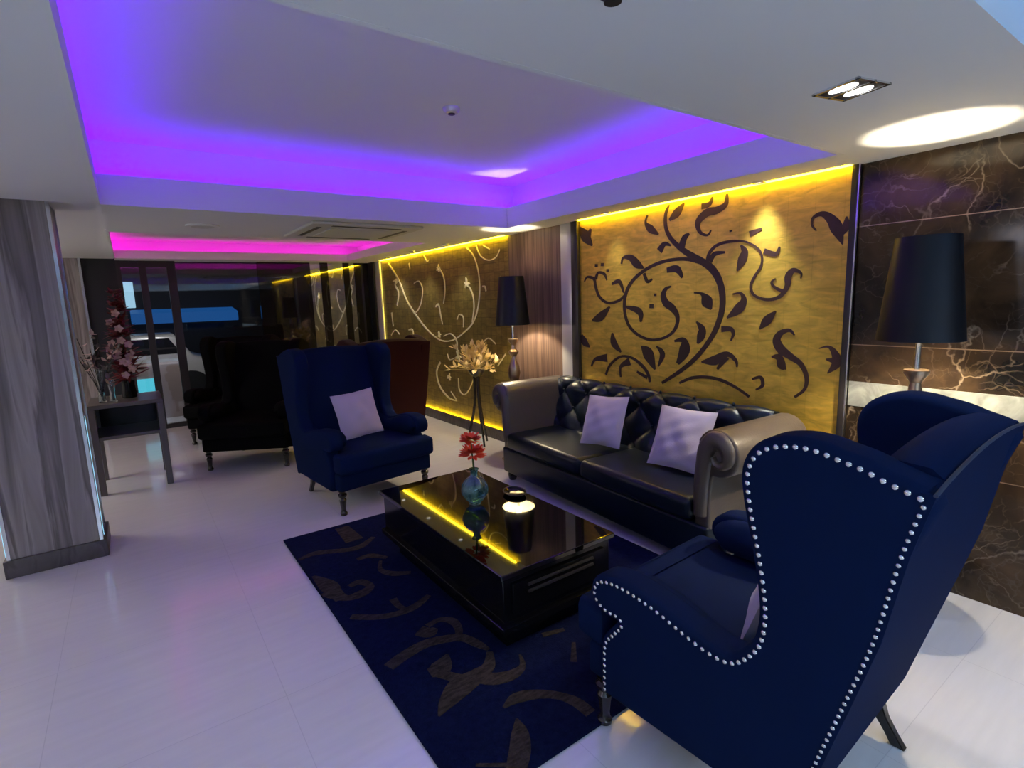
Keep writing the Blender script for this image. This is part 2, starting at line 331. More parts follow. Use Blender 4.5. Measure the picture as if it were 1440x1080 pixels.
SCROLL=[[(2.694,0.911,0.02),(2.532,1.015,0.028),(2.402,1.119,0.031),(2.3,1.235,0.031),(2.233,1.343,0.035),(2.191,1.465,0.039),(2.187,1.568,0.042),(2.213,1.67,0.045),(2.274,1.759,0.047),(2.356,1.816,0.045),(2.483,1.887,0.039),(2.571,1.949,0.033),(2.639,2.019,0.029),(2.675,2.095,0.027),(2.676,2.185,0.023),(2.643,2.252,0.014)],[(2.335,1.797,0.023),(2.46,1.838,0.024),(2.591,1.848,0.022),(2.73,1.834,0.024),(2.876,1.787,0.024),(3.004,1.706,0.027),(3.071,1.608,0.028),(3.085,1.486,0.028),(3.044,1.364,0.026),(2.95,1.285,0.023),(2.821,1.245,0.02),(2.699,1.258,0.019),(2.605,1.305,0.021),(2.561,1.372,0.026),(2.562,1.438,0.035),(2.608,1.494,0.05),(2.667,1.532,0.052),(2.691,1.589,0.042),(2.668,1.635,0.026),(2.615,1.655,0.01)],[(2.315,1.813,0.024),(2.297,1.871,0.021),(2.24,1.916,0.019),(2.146,1.931,0.017),(2.038,1.92,0.012),(1.949,1.872,0.012),(1.914,1.814,0.013),(1.919,1.752,0.014),(1.959,1.691,0.015),(1.983,1.628,0.018),(1.955,1.57,0.016),(1.869,1.541,0.019),(1.788,1.558,0.022),(1.744,1.618,0.029),(1.739,1.679,0.039),(1.71,1.715,0.028),(1.664,1.697,0.013),(1.662,1.663,0.007)],[(1.766,1.588,0.021),(1.823,1.618,0.016),(1.844,1.649,0.013),(1.817,1.671,0.008)],[(3.058,1.618,0.019),(3.141,1.559,0.022),(3.27,1.54,0.021),(3.374,1.595,0.024),(3.418,1.682,0.027),(3.439,1.748,0.025),(3.52,1.769,0.018),(3.559,1.732,0.012)],[(3.417,1.746,0.03),(3.386,1.798,0.02),(3.312,1.783,0.024),(3.283,1.729,0.011)],[(3.304,0.919,0.018),(3.244,1.016,0.021),(3.128,1.089,0.019),(3.003,1.087,0.02),(2.897,1.033,0.025),(2.832,0.968,0.025),(2.813,0.904,0.021)],[(2.53,0.929,0.016),(2.42,0.978,0.022),(2.293,0.996,0.021),(2.173,0.985,0.022),(2.057,0.945,0.018),(1.964,0.896,0.018)],[(1.95,1.017,0.013),(1.89,1.035,0.021),(1.876,0.983,0.02),(1.921,0.949,0.01)],[(1.664,0.932,0.015),(1.606,0.99,0.017),(1.598,1.068,0.024),(1.636,1.143,0.028),(1.7,1.185,0.038),(1.765,1.229,0.051),(1.795,1.283,0.045),(1.77,1.331,0.032),(1.715,1.349,0.019),(1.683,1.319,0.008)],[(1.823,1.177,0.008),(1.771,1.172,0.039),(1.727,1.101,0.009)],[(1.765,1.229,0.016),(1.769,1.132,0.033),(1.735,1.103,0.013)],[(1.585,1.934,0.008),(1.612,1.969,0.011),(1.607,2.011,0.016),(1.559,2.026,0.027),(1.51,1.991,0.045),(1.473,1.931,0.058),(1.438,1.841,0.005)],[(1.427,1.993,0.007),(1.427,1.939,0.039),(1.457,1.894,0.023)],[(2.175,2.245,0.016),(2.182,2.179,0.031),(2.247,2.149,0.044),(2.324,2.143,0.05),(2.393,2.094,0.042),(2.381,2.024,0.023),(2.32,1.992,0.014),(2.289,2.022,0.009)],[(2.369,2.192,0.036),(2.306,2.199,0.028),(2.284,2.245,0.011)],[(2.641,2.136,0.017),(2.575,2.18,0.057),(2.515,2.24,0.009)],[(2.849,2.201,0.013),(2.866,2.147,0.019),(2.816,2.094,0.052),(2.739,2.044,0.008)],[(3.615,2.196,0.032),(3.536,2.118,0.092),(3.454,2.031,0.011)],[(3.473,2.178,0.019),(3.505,2.111,0.057)],[(3.118,1.853,0.014),(3.098,1.901,0.018),(3.018,1.895,0.044),(2.952,1.841,0.06),(2.881,1.803,0.008)],[(2.731,1.922,0.051),(2.684,1.969,0.032),(2.622,1.95,0.01)],[(2.531,1.932,0.049),(2.506,1.995,0.039),(2.464,2.02,0.011)],[(2.295,1.811,0.036),(2.257,1.859,0.029),(2.177,1.864,0.013)],[(2.084,1.735,0.011),(2.051,1.801,0.055),(2.035,1.856,0.042),(2.063,1.899,0.01)],[(2.417,1.6,0.009),(2.35,1.589,0.022),(2.308,1.535,0.08),(2.272,1.479,0.011)],[(2.148,1.422,0.011),(2.066,1.482,0.061),(2.029,1.539,0.039),(2.052,1.586,0.016),(2.11,1.582,0.009)],[(2.188,1.344,0.038),(2.117,1.346,0.03),(2.097,1.313,0.021),(2.115,1.266,0.009)],[(1.911,1.351,0.009),(1.863,1.409,0.053),(1.808,1.468,0.008)],[(2.391,1.393,0.009),(2.344,1.34,0.05),(2.353,1.286,0.057),(2.379,1.234,0.013)],[(2.581,1.244,0.015),(2.502,1.253,0.041),(2.49,1.179,0.083),(2.549,1.075,0.027)],[(2.903,1.189,0.012),(2.833,1.129,0.093),(2.764,1.01,0.013)],[(2.751,1.197,0.009),(2.692,1.138,0.043),(2.732,1.04,0.011)],[(3.222,1.286,0.015),(3.205,1.202,0.062),(3.122,1.127,0.014)],[(2.342,1.105,0.011),(2.236,1.122,0.061),(2.14,1.173,0.035),(2.073,1.134,0.022),(2.062,1.089,0.009)],[(2.214,1.062,0.017),(2.139,1.155,0.039)],[(3.482,0.979,0.018),(3.427,1.046,0.029),(3.282,1.068,0.066)],[(3.128,0.914,0.017),(3.128,1.004,0.026),(3.025,1.058,0.061)],[(2.949,0.977,0.018),(2.839,0.938,0.027)],[(3.463,1.389,0.019),(3.36,1.423,0.07),(3.249,1.508,0.013)],[(3.608,1.252,0.032),(3.569,1.196,0.067),(3.498,1.15,0.011)],[(1.534,1.246,0.006),(1.482,1.259,0.014),(1.446,1.224,0.033),(1.431,1.166,0.047),(1.478,1.1,0.006)],[(1.492,1.184,0.008),(1.45,1.18,0.032)],[(3.225,1.696,0.018),(3.14,1.712,0.032),(3.091,1.619,0.014)],[(3.071,1.507,0.017),(2.925,1.466,0.05),(2.911,1.382,0.015)],[(2.88,1.763,0.024),(2.845,1.699,0.024),(2.796,1.716,0.012)],[(2.659,1.774,0.034),(2.568,1.777,0.048),(2.518,1.711,0.016)],[(2.004,1.964,0.034),(1.921,1.988,0.013)],[(1.902,1.847,0.031),(1.824,1.822,0.025),(1.802,1.865,0.01)],[(3.425,1.862,0.024),(3.389,1.859,0.023)],[(3.352,1.865,0.023),(3.317,1.863,0.023)],[(3.288,1.811,0.023),(3.253,1.809,0.023)],[(2.78,1.595,0.019),(2.753,1.594,0.019)],[(2.823,1.509,0.031),(2.781,1.508,0.031)],[(2.148,1.997,0.011),(2.126,2.001,0.01)]]
VINE=[[(7.897,2.207,0.048),(7.539,1.923,0.053),(7.307,1.628,0.051),(7.01,1.401,0.052),(6.666,1.201,0.044),(6.335,1.093,0.03),(6.013,1.106,0.025),(5.706,1.217,0.031),(5.462,1.364,0.036),(5.332,1.594,0.039),(5.31,1.864,0.034),(5.399,2.093,0.028),(5.566,2.22,0.023)],[(7.04,1.866,0.016),(6.879,1.886,0.03),(6.783,1.781,0.042),(6.845,1.593,0.036),(7,1.471,0.029),(7.117,1.471,0.012)],[(6.279,2.04,0.04),(6.161,1.908,0.041),(6.143,1.733,0.041),(6.199,1.571,0.026)],[(5.604,1.809,0.034),(5.478,1.689,0.039),(5.448,1.527,0.035),(5.509,1.34,0.027)],[(6.422,1.535,0.033),(6.336,1.56,0.045),(6.296,1.432,0.044),(6.256,1.303,0.032)],[(5.87,1.372,0.027),(5.805,1.433,0.024),(5.712,1.397,0.042),(5.724,1.277,0.028)],[(5.345,2.221,0.024),(5.27,2.104,0.028),(5.11,2.037,0.019),(4.95,2.056,0.024),(4.869,2.133,0.021)],[(6.682,2.223,0.033),(6.604,2.139,0.033),(6.545,2.147,0.016)],[(6.246,1.149,0.02),(6.056,1.188,0.025),(5.911,1.111,0.044),(5.899,0.986,0.046),(5.891,0.911,0.051)],[(6.369,0.8,0.046),(6.499,0.654,0.058),(6.435,0.47,0.056),(6.201,0.337,0.042),(5.965,0.321,0.021)],[(5.91,0.626,0.031),(5.899,0.479,0.041),(5.779,0.43,0.02),(5.626,0.536,0.029),(5.494,0.721,0.021)],[(6.127,0.426,0.025),(5.99,0.333,0.035)],[(6.164,0.919,0.032),(6.119,0.85,0.025),(5.975,0.88,0.017)],[(5.247,1.754,0.028),(5.193,1.747,0.036),(5.176,1.698,0.033)],[(7.772,1.927,0.019),(7.572,1.939,0.063),(7.693,1.871,0.058),(7.582,1.75,0.058),(7.671,1.561,0.044)],[(7.976,1.102,0.037),(7.807,1.19,0.027),(7.654,1.128,0.037)],[(7.317,1.203,0.026),(7.182,1.201,0.057),(7.153,1.035,0.047)],[(5.199,2.206,0.022),(5.061,2.15,0.021)],[(7.16,2.153,0.065),(7.14,2.07,0.032)],[(7.899,1.457,0.077),(7.874,1.243,0.046)],[(5.354,1.064,0.027),(5.175,1.164,0.021),(5.016,1.104,0.025)],[(4.888,1.841,0.029),(4.786,1.669,0.03),(4.912,1.479,0.022)],[(4.993,0.859,0.027),(4.828,1.004,0.026)]]
RUGSCROLL=[[(0.752,2.083,0.058),(0.839,2.113,0.061),(0.95,2.13,0.058),(1.045,2.104,0.055),(1.118,2.059,0.05),(1.15,1.972,0.045),(1.168,1.908,0.017)],[(0.976,2.243,0.072),(1.01,2.195,0.071),(1.049,2.211,0.031)],[(1.024,2.25,0.034),(1.099,2.258,0.035),(1.145,2.208,0.047),(1.133,2.123,0.038),(1.079,2.053,0.032)],[(0.795,1.694,0.006),(0.859,1.74,0.07),(0.944,1.783,0.113),(1.027,1.796,0.084),(1.106,1.816,0.057),(1.162,1.893,0.029)],[(0.879,1.936,0.056),(0.936,1.939,0.099),(1,1.996,0.015)],[(0.913,1.906,0.046),(0.967,1.823,0.051)],[(1.027,1.796,0.069),(1.079,1.736,0.071),(1.153,1.708,0.058),(1.223,1.724,0.029),(1.259,1.793,0.009)],[(1.02,1.577,0.01),(1.091,1.586,0.055),(1.169,1.552,0.049),(1.23,1.495,0.039),(1.264,1.425,0.048),(1.27,1.345,0.049)],[(1.028,1.499,0.008),(0.998,1.438,0.063),(0.951,1.374,0.078),(0.889,1.316,0.07)],[(0.752,2.569,0.038),(0.84,2.493,0.042),(0.933,2.448,0.042),(1.047,2.446,0.048),(1.16,2.497,0.029)],[(0.989,2.586,0.042),(0.987,2.509,0.034),(0.999,2.454,0.028)],[(0.736,2.907,0.133),(0.784,2.767,0.053),(0.865,2.751,0.072),(0.941,2.794,0.045),(0.912,2.881,0.054),(0.845,2.871,0.035)],[(0.715,3.124,0.02),(0.754,2.944,0.102),(0.754,2.759,0.038)],[(1.104,3.049,0.019),(1.061,2.94,0.031),(1.103,2.847,0.05),(1.191,2.794,0.031)],[(0.993,3.161,0.036),(1.079,3.157,0.051),(1.152,3.062,0.028)],[(0.7,3.393,0.03),(0.815,3.419,0.055),(0.96,3.346,0.055),(1.072,3.325,0.055),(1.196,3.407,0.031)],[(1.076,3.714,0.093),(1.076,3.435,0.122)],[(1.427,1.839,0.031),(1.537,1.808,0.023)],[(1.507,1.707,0.017),(1.415,1.605,0.029)],[(0.795,1.42,0.011),(0.879,1.355,0.014)]]
FLOWERS=[(6.281,2.027,0.0408714),(5.581,1.808,0.0552966),(5.881,0.912,0.0625092),(6.143,0.621,0.0408714),(6.354,1.171,0.036063),(7.647,1.928,0.0312546)]
# ------------------------------------------------------------------ the room
W = 3.346; CZ = 2.26; BY = 8.65
struct('floor', box(NB(), -3.2, 3.6, -4.2, 13.5, -.1, 0), 'floor', 'polished pale porcelain tile floor')
def slab(bm, x0, x1, y0, y1, z0=CZ, z1=CZ + .045): box(bm, x0, x1, y0, y1, z0, z1)
REC = [(-.06, 3.0, 1.335, 4.23, .18, .44, 'purple'), (-.05, 2.85, 5.62, 8.3, .10, .24, 'pink'), (-.6, 2.95, -2.7, 0.485, .15, .40, 'blueled')]
bm = NB()
ys = [-4.2, -2.7, .485, 1.335, 4.23, 5.62, 8.3, BY + .1]
slab(bm, -3.2, 3.285, ys[0], ys[1]); slab(bm, -3.2, 3.285, ys[2], ys[3]); slab(bm, -.06, 3.285, ys[4], ys[5]); slab(bm, -.05, 3.285, ys[6], ys[7])
slab(bm, -3.2, -.6, ys[1], ys[2]); slab(bm, 2.95, 3.285, ys[1], ys[2]); slab(bm, -3.2, -.06, ys[3], ys[4]); slab(bm, 3.0, 3.285, ys[3], ys[4])
slab(bm, 2.85, 3.285, ys[5], ys[6])
slab(bm, -3.2, -.06, ys[4], ys[7], CZ + .02, CZ + .04)
struct('ceiling', bm, 'paint', 'white lowered ceiling with lit rectangular recesses')
bm = NB()
box(bm, 3.285, 3.5, -4.2, 1.40, CZ, CZ + .045); box(bm, 3.285, 3.5, 3.60, 4.73, CZ, CZ + .045); box(bm, 3.285, 3.5, 8.15, BY + .1, CZ, CZ + .045)
box(bm, 3.285, 3.5, 1.40, 3.60, CZ + .03, CZ + .06); box(bm, 3.285, 3.5, 4.73, 8.15, CZ + .03, CZ + .06)
struct('ceiling.001', bm, 'paint', 'ceiling edge along the feature wall with light slots')
for x0, x1, y0, y1, fh, uh, ledm in REC:
    e = .26; t = .018; d = .12; z = CZ; zt = z + fh + .02
    bm = NB()                                                # fascia, trough and raised ceiling of the recess
    g = .004
    for a in ((x0-t, x0+g, y0-t, y1+t), (x1-g, x1+t, y0-t, y1+t), (x0, x1, y0-t, y0+g), (x0, x1, y1-g, y1+t)): box(bm, *a, z - .001, z + fh)
    zl = z + max(fh - .068, .045)
    for a in ((x0-e, x0-t, y0-e, y1+e), (x1+t, x1+e, y0-e, y1+e), (x0-t, x1+t, y0-e, y0-t), (x0-t, x1+t, y1+t, y1+e)): box(bm, *a, zl - .01, zl)
    for a in ((x0-e-t, x0-e, y0-e, y1+e), (x1+e, x1+e+t, y0-e, y1+e), (x0-e, x1+e, y0-e-t, y0-e), (x0-e, x1+e, y1+e, y1+e+t)): box(bm, *a, z + .045, z + uh)
    box(bm, x0-e-t, x1+e+t, y0-e-t, y1+e+t, z + uh, z + uh + .03)
    struct('ceiling', bm, 'paint', 'raised ceiling of a %s lit recess' % {'purple': 'purple', 'pink': 'pink', 'blueled': 'blue'}[ledm])
    bm = NB(); r = .012
    for a in ((x0-d-r, x0-d+r, y0-d, y1+d), (x1+d-r, x1+d+r, y0-d, y1+d), (x0-d, x1+d, y0-d-r, y0-d+r), (x0-d, x1+d, y1+d-r, y1+d+r)): box(bm, *a, zl + .002, zl + .02)
    struct('trim_' + {'purple': '1', 'pink': '2', 'blueled': '3'}[ledm], bm, ledm, 'led strip hidden in the ceiling recess')
# feature wall on the right
struct('wall_right', box(NB(), W, W + .15, -4.2, 1.362, 0, 2.4), 'marble', 'polished dark brown veined marble wall')
bm = NB()
for z in (.642, 1.278, 1.929): box(bm, W - .0015, W + .01, -4.2, 1.362, z - .0022, z + .0022)
struct('trim_4', bm, 'bronze', 'thin metal joints between marble slabs')
struct('trim_5', box(NB(), W - .006, W + .02, -4.2, 1.360, .925, 1.068, .003), 'paleband', 'pale band across the marble')  # pale mottled band set along the wall
struct('wall_right.001', box(NB(), W + .022, W + .15, 1.362, BY, 0, 2.4), 'black', 'wall behind the panels')
struct('wall_right.002', box(NB(), W - .004, W + .02, 3.86, 4.715, 0, CZ + .03), 'wood2', 'dark striped wood pier')
struct('trim_6', box(NB(), W - .02, W + .02, 3.705, 3.858, 0, CZ + .03, .004), 'white_trim', 'pale grey vertical trim')
struct('trim_7', box(NB(), W - .035, W + .02, 3.615, 3.70, 0, CZ + .03, .004), 'dark_frame', 'dark vertical frame of the gold panel')
bm = NB(); box(bm, W - .03, W + .02, 1.366, 1.402, 0, CZ + .03, .003); struct('trim_8', bm, 'dark_frame', 'dark vertical frame between gold panel and marble')
struct('trim_9', box(NB(), W - .032, W - .02, 1.360, 1.367, 0, CZ, 0), 'chrome', 'thin bright metal edge by the marble')
struct('trim_10', box(NB(), W - .03, W + .02, 8.21, 8.40, 0, CZ + .03, .004), 'white_trim', 'pale trim at the far end of the panel')
struct('wall_right.003', box(NB(), W - .06, W + .02, 8.40, BY + .1, 0, CZ + .03), 'black', 'black end of the feature wall')
struct('baseboard_right', box(box(NB(), W - .045, W + .02, 4.715, 8.21, 0, .10, .004), W - .045, W - .037, 4.715, 8.21, .09, .13, .002), 'board', 'dark skirting under the far gold panel')
# gold panels
def wall_map(a, b, h): return (W - .002 - h, a, b)
bm = box(NB(), W - .002, W + .02, 1.402, 3.612, .3, CZ + .03)
for s in SCROLL: ribbon(bm, [(p[0], p[1], p[2]*1.12) for p in s], wall_map, .003)
gp = link('gold_panel', bm, ['gold', 'motif'], None, False)
tag(gp, 'gold leaf wall panel with brown leafy scroll motif behind the sofa', 'wall panel')
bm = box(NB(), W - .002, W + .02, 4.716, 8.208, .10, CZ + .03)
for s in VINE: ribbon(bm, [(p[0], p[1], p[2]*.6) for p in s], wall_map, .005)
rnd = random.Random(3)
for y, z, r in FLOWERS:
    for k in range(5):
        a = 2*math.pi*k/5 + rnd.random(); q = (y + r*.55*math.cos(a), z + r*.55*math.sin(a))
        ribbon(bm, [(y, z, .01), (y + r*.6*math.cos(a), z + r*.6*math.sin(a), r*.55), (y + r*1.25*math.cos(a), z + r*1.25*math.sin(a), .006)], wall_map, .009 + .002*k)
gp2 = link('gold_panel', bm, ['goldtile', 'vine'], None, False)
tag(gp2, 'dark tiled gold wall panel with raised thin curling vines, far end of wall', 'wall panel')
def led(name, bm, m, label): struct(name, bm, m, label)
led('trim_11', box(NB(), 3.312, 3.324, 1.405, 3.60, CZ - .004, CZ + .008), 'yellow', 'yellow led line over the leafy gold panel')
led('trim_12', box(NB(), 3.312, 3.324, 4.73, 8.15, CZ - .004, CZ + .008), 'yellow', 'yellow led line over the vine panel')
led('trim_13', box(NB(), W - .03, W - .018, 4.73, 8.20, .108, .114), 'yellow', 'yellow led line on the skirting of the vine panel')
led('trim_14', box(NB(), W - .016, W - .008, 8.192, 8.20, .14, CZ), 'yellow_soft', 'yellow led line at the end of the vine panel')
# column on the left
struct('trim_15', box(NB(), -.775, -.315, 4.34, 4.69, .10, CZ + .035), 'wood', 'column clad in grey brown wood')
bm = NB(); box(bm, -.80, -.287, 4.318, 4.712, 0, .115, .006)
struct('baseboard_left', bm, 'board', 'wooden base of the column')
bm = NB()
for x in (-.318, -.775):
    box(bm, x - .006, x + .012, 4.330, 4.348, .115, CZ + .03); box(bm, x - .006, x + .012, 4.682, 4.70, .115, CZ + .03)
struct('trim_16', bm, 'chrome', 'metal corner trims of the column')
bm = NB(); box(bm, -.302, -.299, 4.352, 4.362, .14, .95); box(bm, -.785, -.782, 4.336, 4.346, .14, .95)
struct('trim_17', bm, 'cyan_glint', 'thin glowing strip standing in for the blue reflection on the column edge')  # blue reflected in the metal edges, added as glowing strips
# left wall, far left wall, end wall
struct('wall_left', box(NB(), -3.35, -3.2, -4.2, BY, 0, 2.4), 'paint')
struct('wall_far', box(NB(), -3.2, -.42, BY - .06, BY + .1, 0, 2.4), 'wood', 'dark wood wall behind the console')
bm = NB(); box(bm, -.42, -.395, BY - .09, BY, 0, CZ + .03); struct('trim_18', bm, 'chrome', 'slim metal strip at the wood wall edge')
bm = NB(); box(bm, -.395, -.02, BY - .02, BY + .1, 0, CZ + .03); struct('wall_far.001', bm, 'black', 'black end wall beside the door')
# glass front: frames, door glass, smoked panels, mirror strips
bm = NB()
for a, b in ((-.05, .0), (.19, .27), (.50, .60)): box(bm, a, b, BY - .03, BY + .05, 0, CZ + .03)
box(bm, -.05, .60, BY - .02, BY + .05, 2.17, CZ + .03); box(bm, -.05, .60, BY - .02, BY + .05, 0, .06)
struct('door_1', bm, 'dark_frame', 'dark framed glass door')
bm = NB(); box(bm, .0, .19, BY, BY + .01, .06, 2.17); box(bm, .27, .50, BY, BY + .01, .06, 2.17); box(bm, .6, 1.62, BY, BY + .01, .02, 2.24)
struct('window_1', bm, 'doorglass', 'dark reflecting glass of the entrance')
bm = NB()
for a, b in ((1.62, 2.37), (2.52, 2.64), (2.88, 2.98), (3.06, 3.30)): box(bm, a, b, BY - .02, BY + .05, 0, CZ + .03)
struct('wall_far.002', bm, 'darkmirror', 'smoked glass end wall')
bm = NB()
for a, b in ((2.37, 2.52), (2.64, 2.88), (2.98, 3.06)): box(bm, a, b, BY - .012, BY + .05, 0, CZ + .03)
struct('window_2', bm, 'mirror', 'tall narrow mirror strips')
# beyond the glass: counter, lit awning and shop front
struct('wall_far.003', box(NB(), -3, 3.6, 13.4, 13.5, 0, 3), 'asphalt', 'dark building across the street')
o = link('counter', box(NB(), -.03, .63, 9.5, 9.9, .0, .82, .01), 'beige', None, False); tag(o, 'beige panelled counter behind the glass door', 'counter')
o = link('counter_screen', box(NB(), -.03, .245, 9.47, 9.498, .36, .62, .004), 'screen', None, False); tag(o, 'glowing turquoise screen on the front of the beige counter', 'screen')
bm = NB(); padded(bm, [(12.6, 1.36), (13.396, 1.36), (13.396, 1.62), (13.2, 1.64), (12.6, 1.56)], .05, 1.9, .02, lambda a, b, w: (w, a, b), 3)
o = link('awning', bm, 'sign_blue'); tag(o, 'lit blue awning band seen through the glass door', 'awning')
o = link('shop_window', box(NB(), -.14, .16, 13.34, 13.4, 1.68, 2.2, .01), 'sign_white', None, False); tag(o, 'bright shop window seen left of the door post', 'shop window')
t = thing('parked_car', 'pale car with lit cabin outline behind the glass door', 'car', (.2, 11.0, 0))
prof = [(-.9, .35), (.9, .35), (.92, .75), (.62, .86), (.38, 1.22), (-.42, 1.22), (-.68, .88), (-.93, .8)]
bm = NB(); padded(bm, prof, -.6, .6, .06, lambda a, b, w: (a, w, b), 3); link('body', bm, mat and 'white_trim', t)
bm = NB(); padded(bm, [(-.5, .9), (.46, .9), (.3, 1.16), (-.36, 1.16)], -.605, .605, .004, lambda a, b, w: (a, w, b), 2); link('window', bm, 'darkmirror', t)
for sx in (-.55, .55):
    for sy in (-.52, .52):
        bm = NB(); lathe(bm, [(.20, -.09), (.3, -.08), (.3, .08), (.2, .09)], 20)
        bmesh.ops.rotate(bm, verts=bm.verts, cent=(0, 0, 0), matrix=Matrix.Rotation(math.pi/2, 3, 'X')); bmesh.ops.translate(bm, verts=bm.verts, vec=(sx, sy, .3)); link('wheel', bm, 'black', t)
# ------------------------------------------------------------------ ceiling fittings
t = thing('recessed_downlight', 'square twin recessed downlight in the white ceiling near the marble wall', 'downlight', (2.07, .895, CZ), -12)
bm = NB(); q = .082
for a in ((-q, q, -q, -q+.012), (-q, q, q-.012, q), (-q, -q+.012, -q, q), (q-.012, q, -q, q), (-.006, .006, -q, q)): box(bm, *a, -.006, .0)
link('frame', bm, 'chrome', t, False)
link('baffle', box(NB(), -.075, .075, -.075, .075, -.003, -.0005), 'dark_frame', t, False)
for s in (-1, 1):
    bm = NB(); lathe(bm, [(.026, -.0045), (.026, -.003)], 20, (s*.038, 0, 0)); 
    for v in bm.verts: v.co.y *= 1.9
    link('lamp_face', bm, 'white_led', t, False)
spot('downlight_beam', (2.07, .895, 2.24), (2.07, .895, 0), 25, (1, .96, .9), 80, .7)
SP = [(3.126, 7.42), (3.11, 6.545), (3.11, 5.65)]
for i, (x, y) in enumerate(SP + [(3.25, 1.90), (3.22, 3.17)]):
    t = thing('ceiling_spotlight', ['small round spotlight over the vine panel, furthest of its three', 'small round spotlight over the vine panel, middle of its three', 'small round spotlight over the vine panel, nearest of its three', 'small round ceiling spotlight shining on the leafy gold panel near marble', 'small round ceiling spotlight over the pier end of leafy gold panel'][i], 'spotlight', (x, y, CZ), 0, 'spotlights along the feature wall')
    bm = NB(); lathe(bm, [(.026, -.001), (.04, -.001), (.04, -.009), (.03, -.011), (.026, -.006)], 20, caps=False); link('rim', bm, 'chrome', t)
    bm = NB(); lathe(bm, [(.026, -.003), (.026, -.001)], 16); link('lens', bm, 'white_led', t)
    if i < 3: spot('spot_beam', (x - .02, y, CZ - .02), (W - .45, y, 0), 26, (1, .95, .82), 95, .8)
    else: spot('spot_beam', (x, y, CZ - .02), (W - .01, y, 1.0), (75, 16)[i-3], (.95, 1, .95), 64, 1.0, .05)
t = thing('smoke_detector', 'small dark round detector in the purple ceiling recess', 'smoke detector', (1.66, 2.86, CZ + .44))
bm = NB(); lathe(bm, [(.05, 0), (.05, -.012), (.036, -.03), (.012, -.034)], 24); link('housing', bm, 'white_trim', t)
bm = NB(); lathe(bm, [(.02, -.031), (.02, -.037)], 16); link('sensor', bm, 'dark_frame', t)
t = thing('ceiling_speaker', 'round white ceiling disc left of the air conditioner', 'ceiling vent', (.57, 4.985, CZ))
bm = NB(); lathe(bm, [(.12, 0), (.12, -.010), (.10, -.016), (.085, -.012)], 32); link('rim', bm, 'paint', t)
bm = NB(); lathe(bm, [(.083, -.012), (.083, -.014)], 28); link('grille', bm, 'acgrey', t)
t = thing('sprinkler', 'tiny sprinkler head at the top edge of the ceiling', 'sprinkler', (.955, .915, CZ))
bm = NB(); lathe(bm, [(.03, 0), (.03, -.006), (.012, -.01), (.010, -.016), (.02, -.018), (.02, -.02)], 20); link('head', bm, 'dark_frame', t)
t = thing('air_conditioner', 'square ceiling cassette air conditioner with dark slots', 'air conditioner', (1.74, 4.88, CZ), 0)
link('panel', box(NB(), -.48, .48, -.48, .48, -.025, 0, .012), 'acgrey', t, False)
bm = NB(); box(bm, -.27, .27, -.27, .27, -.030, -.024, .003); link('grille', bm, 'acgrey', t, False)
for (a, b, c, d) in ((-.3, .3, -.40, -.36), (-.3, .3, .36, .40), (-.40, -.36, -.3, .3), (.36, .40, -.3, .3)):
    link('air_slot', box(NB(), a, b, c, d, -.0275, -.02), 'black', t, False)

# ------------------------------------------------------------------ wing chairs
NAIL = [(.300, .212), (.300, .30), (.296, .389), (.263, .439), (.222, .494), (.235, .520), (.290, .520), (.332, .538), (.345, .576), (.315, .618), (.225, .633), (.095, .619), (-.022, .588), (-.105, .572), (-.171, .579), (-.22, .626), (-.25, .68), (-.26, .755), (-.253, .832), (-.236, .924), (-.215, 1.015), (-.204, 1.069), (-.198, 1.126), (-.206, 1.166), (-.227, 1.197), (-.262, 1.218), (-.312, 1.229), (-.36, 1.228), (-.406, 1.218), (-.457, 1.206), (-.505, 1.188), (-.578, 1.166)]
BACKN = [(-.569, 1.154), (-.54, 1.038), (-.502, .82), (-.455, .639), (-.395, .416), (-.345, .22)]
def offset(pl, d):
    out = []
    for i, p in enumerate(pl):
        a = Vector(pl[max(i-1, 0)]); b = Vector(pl[min(i+1, len(pl)-1)]); t = (b - a).normalized(); out.append((p[0] + t.y*d, p[1] - t.x*d))
    return out
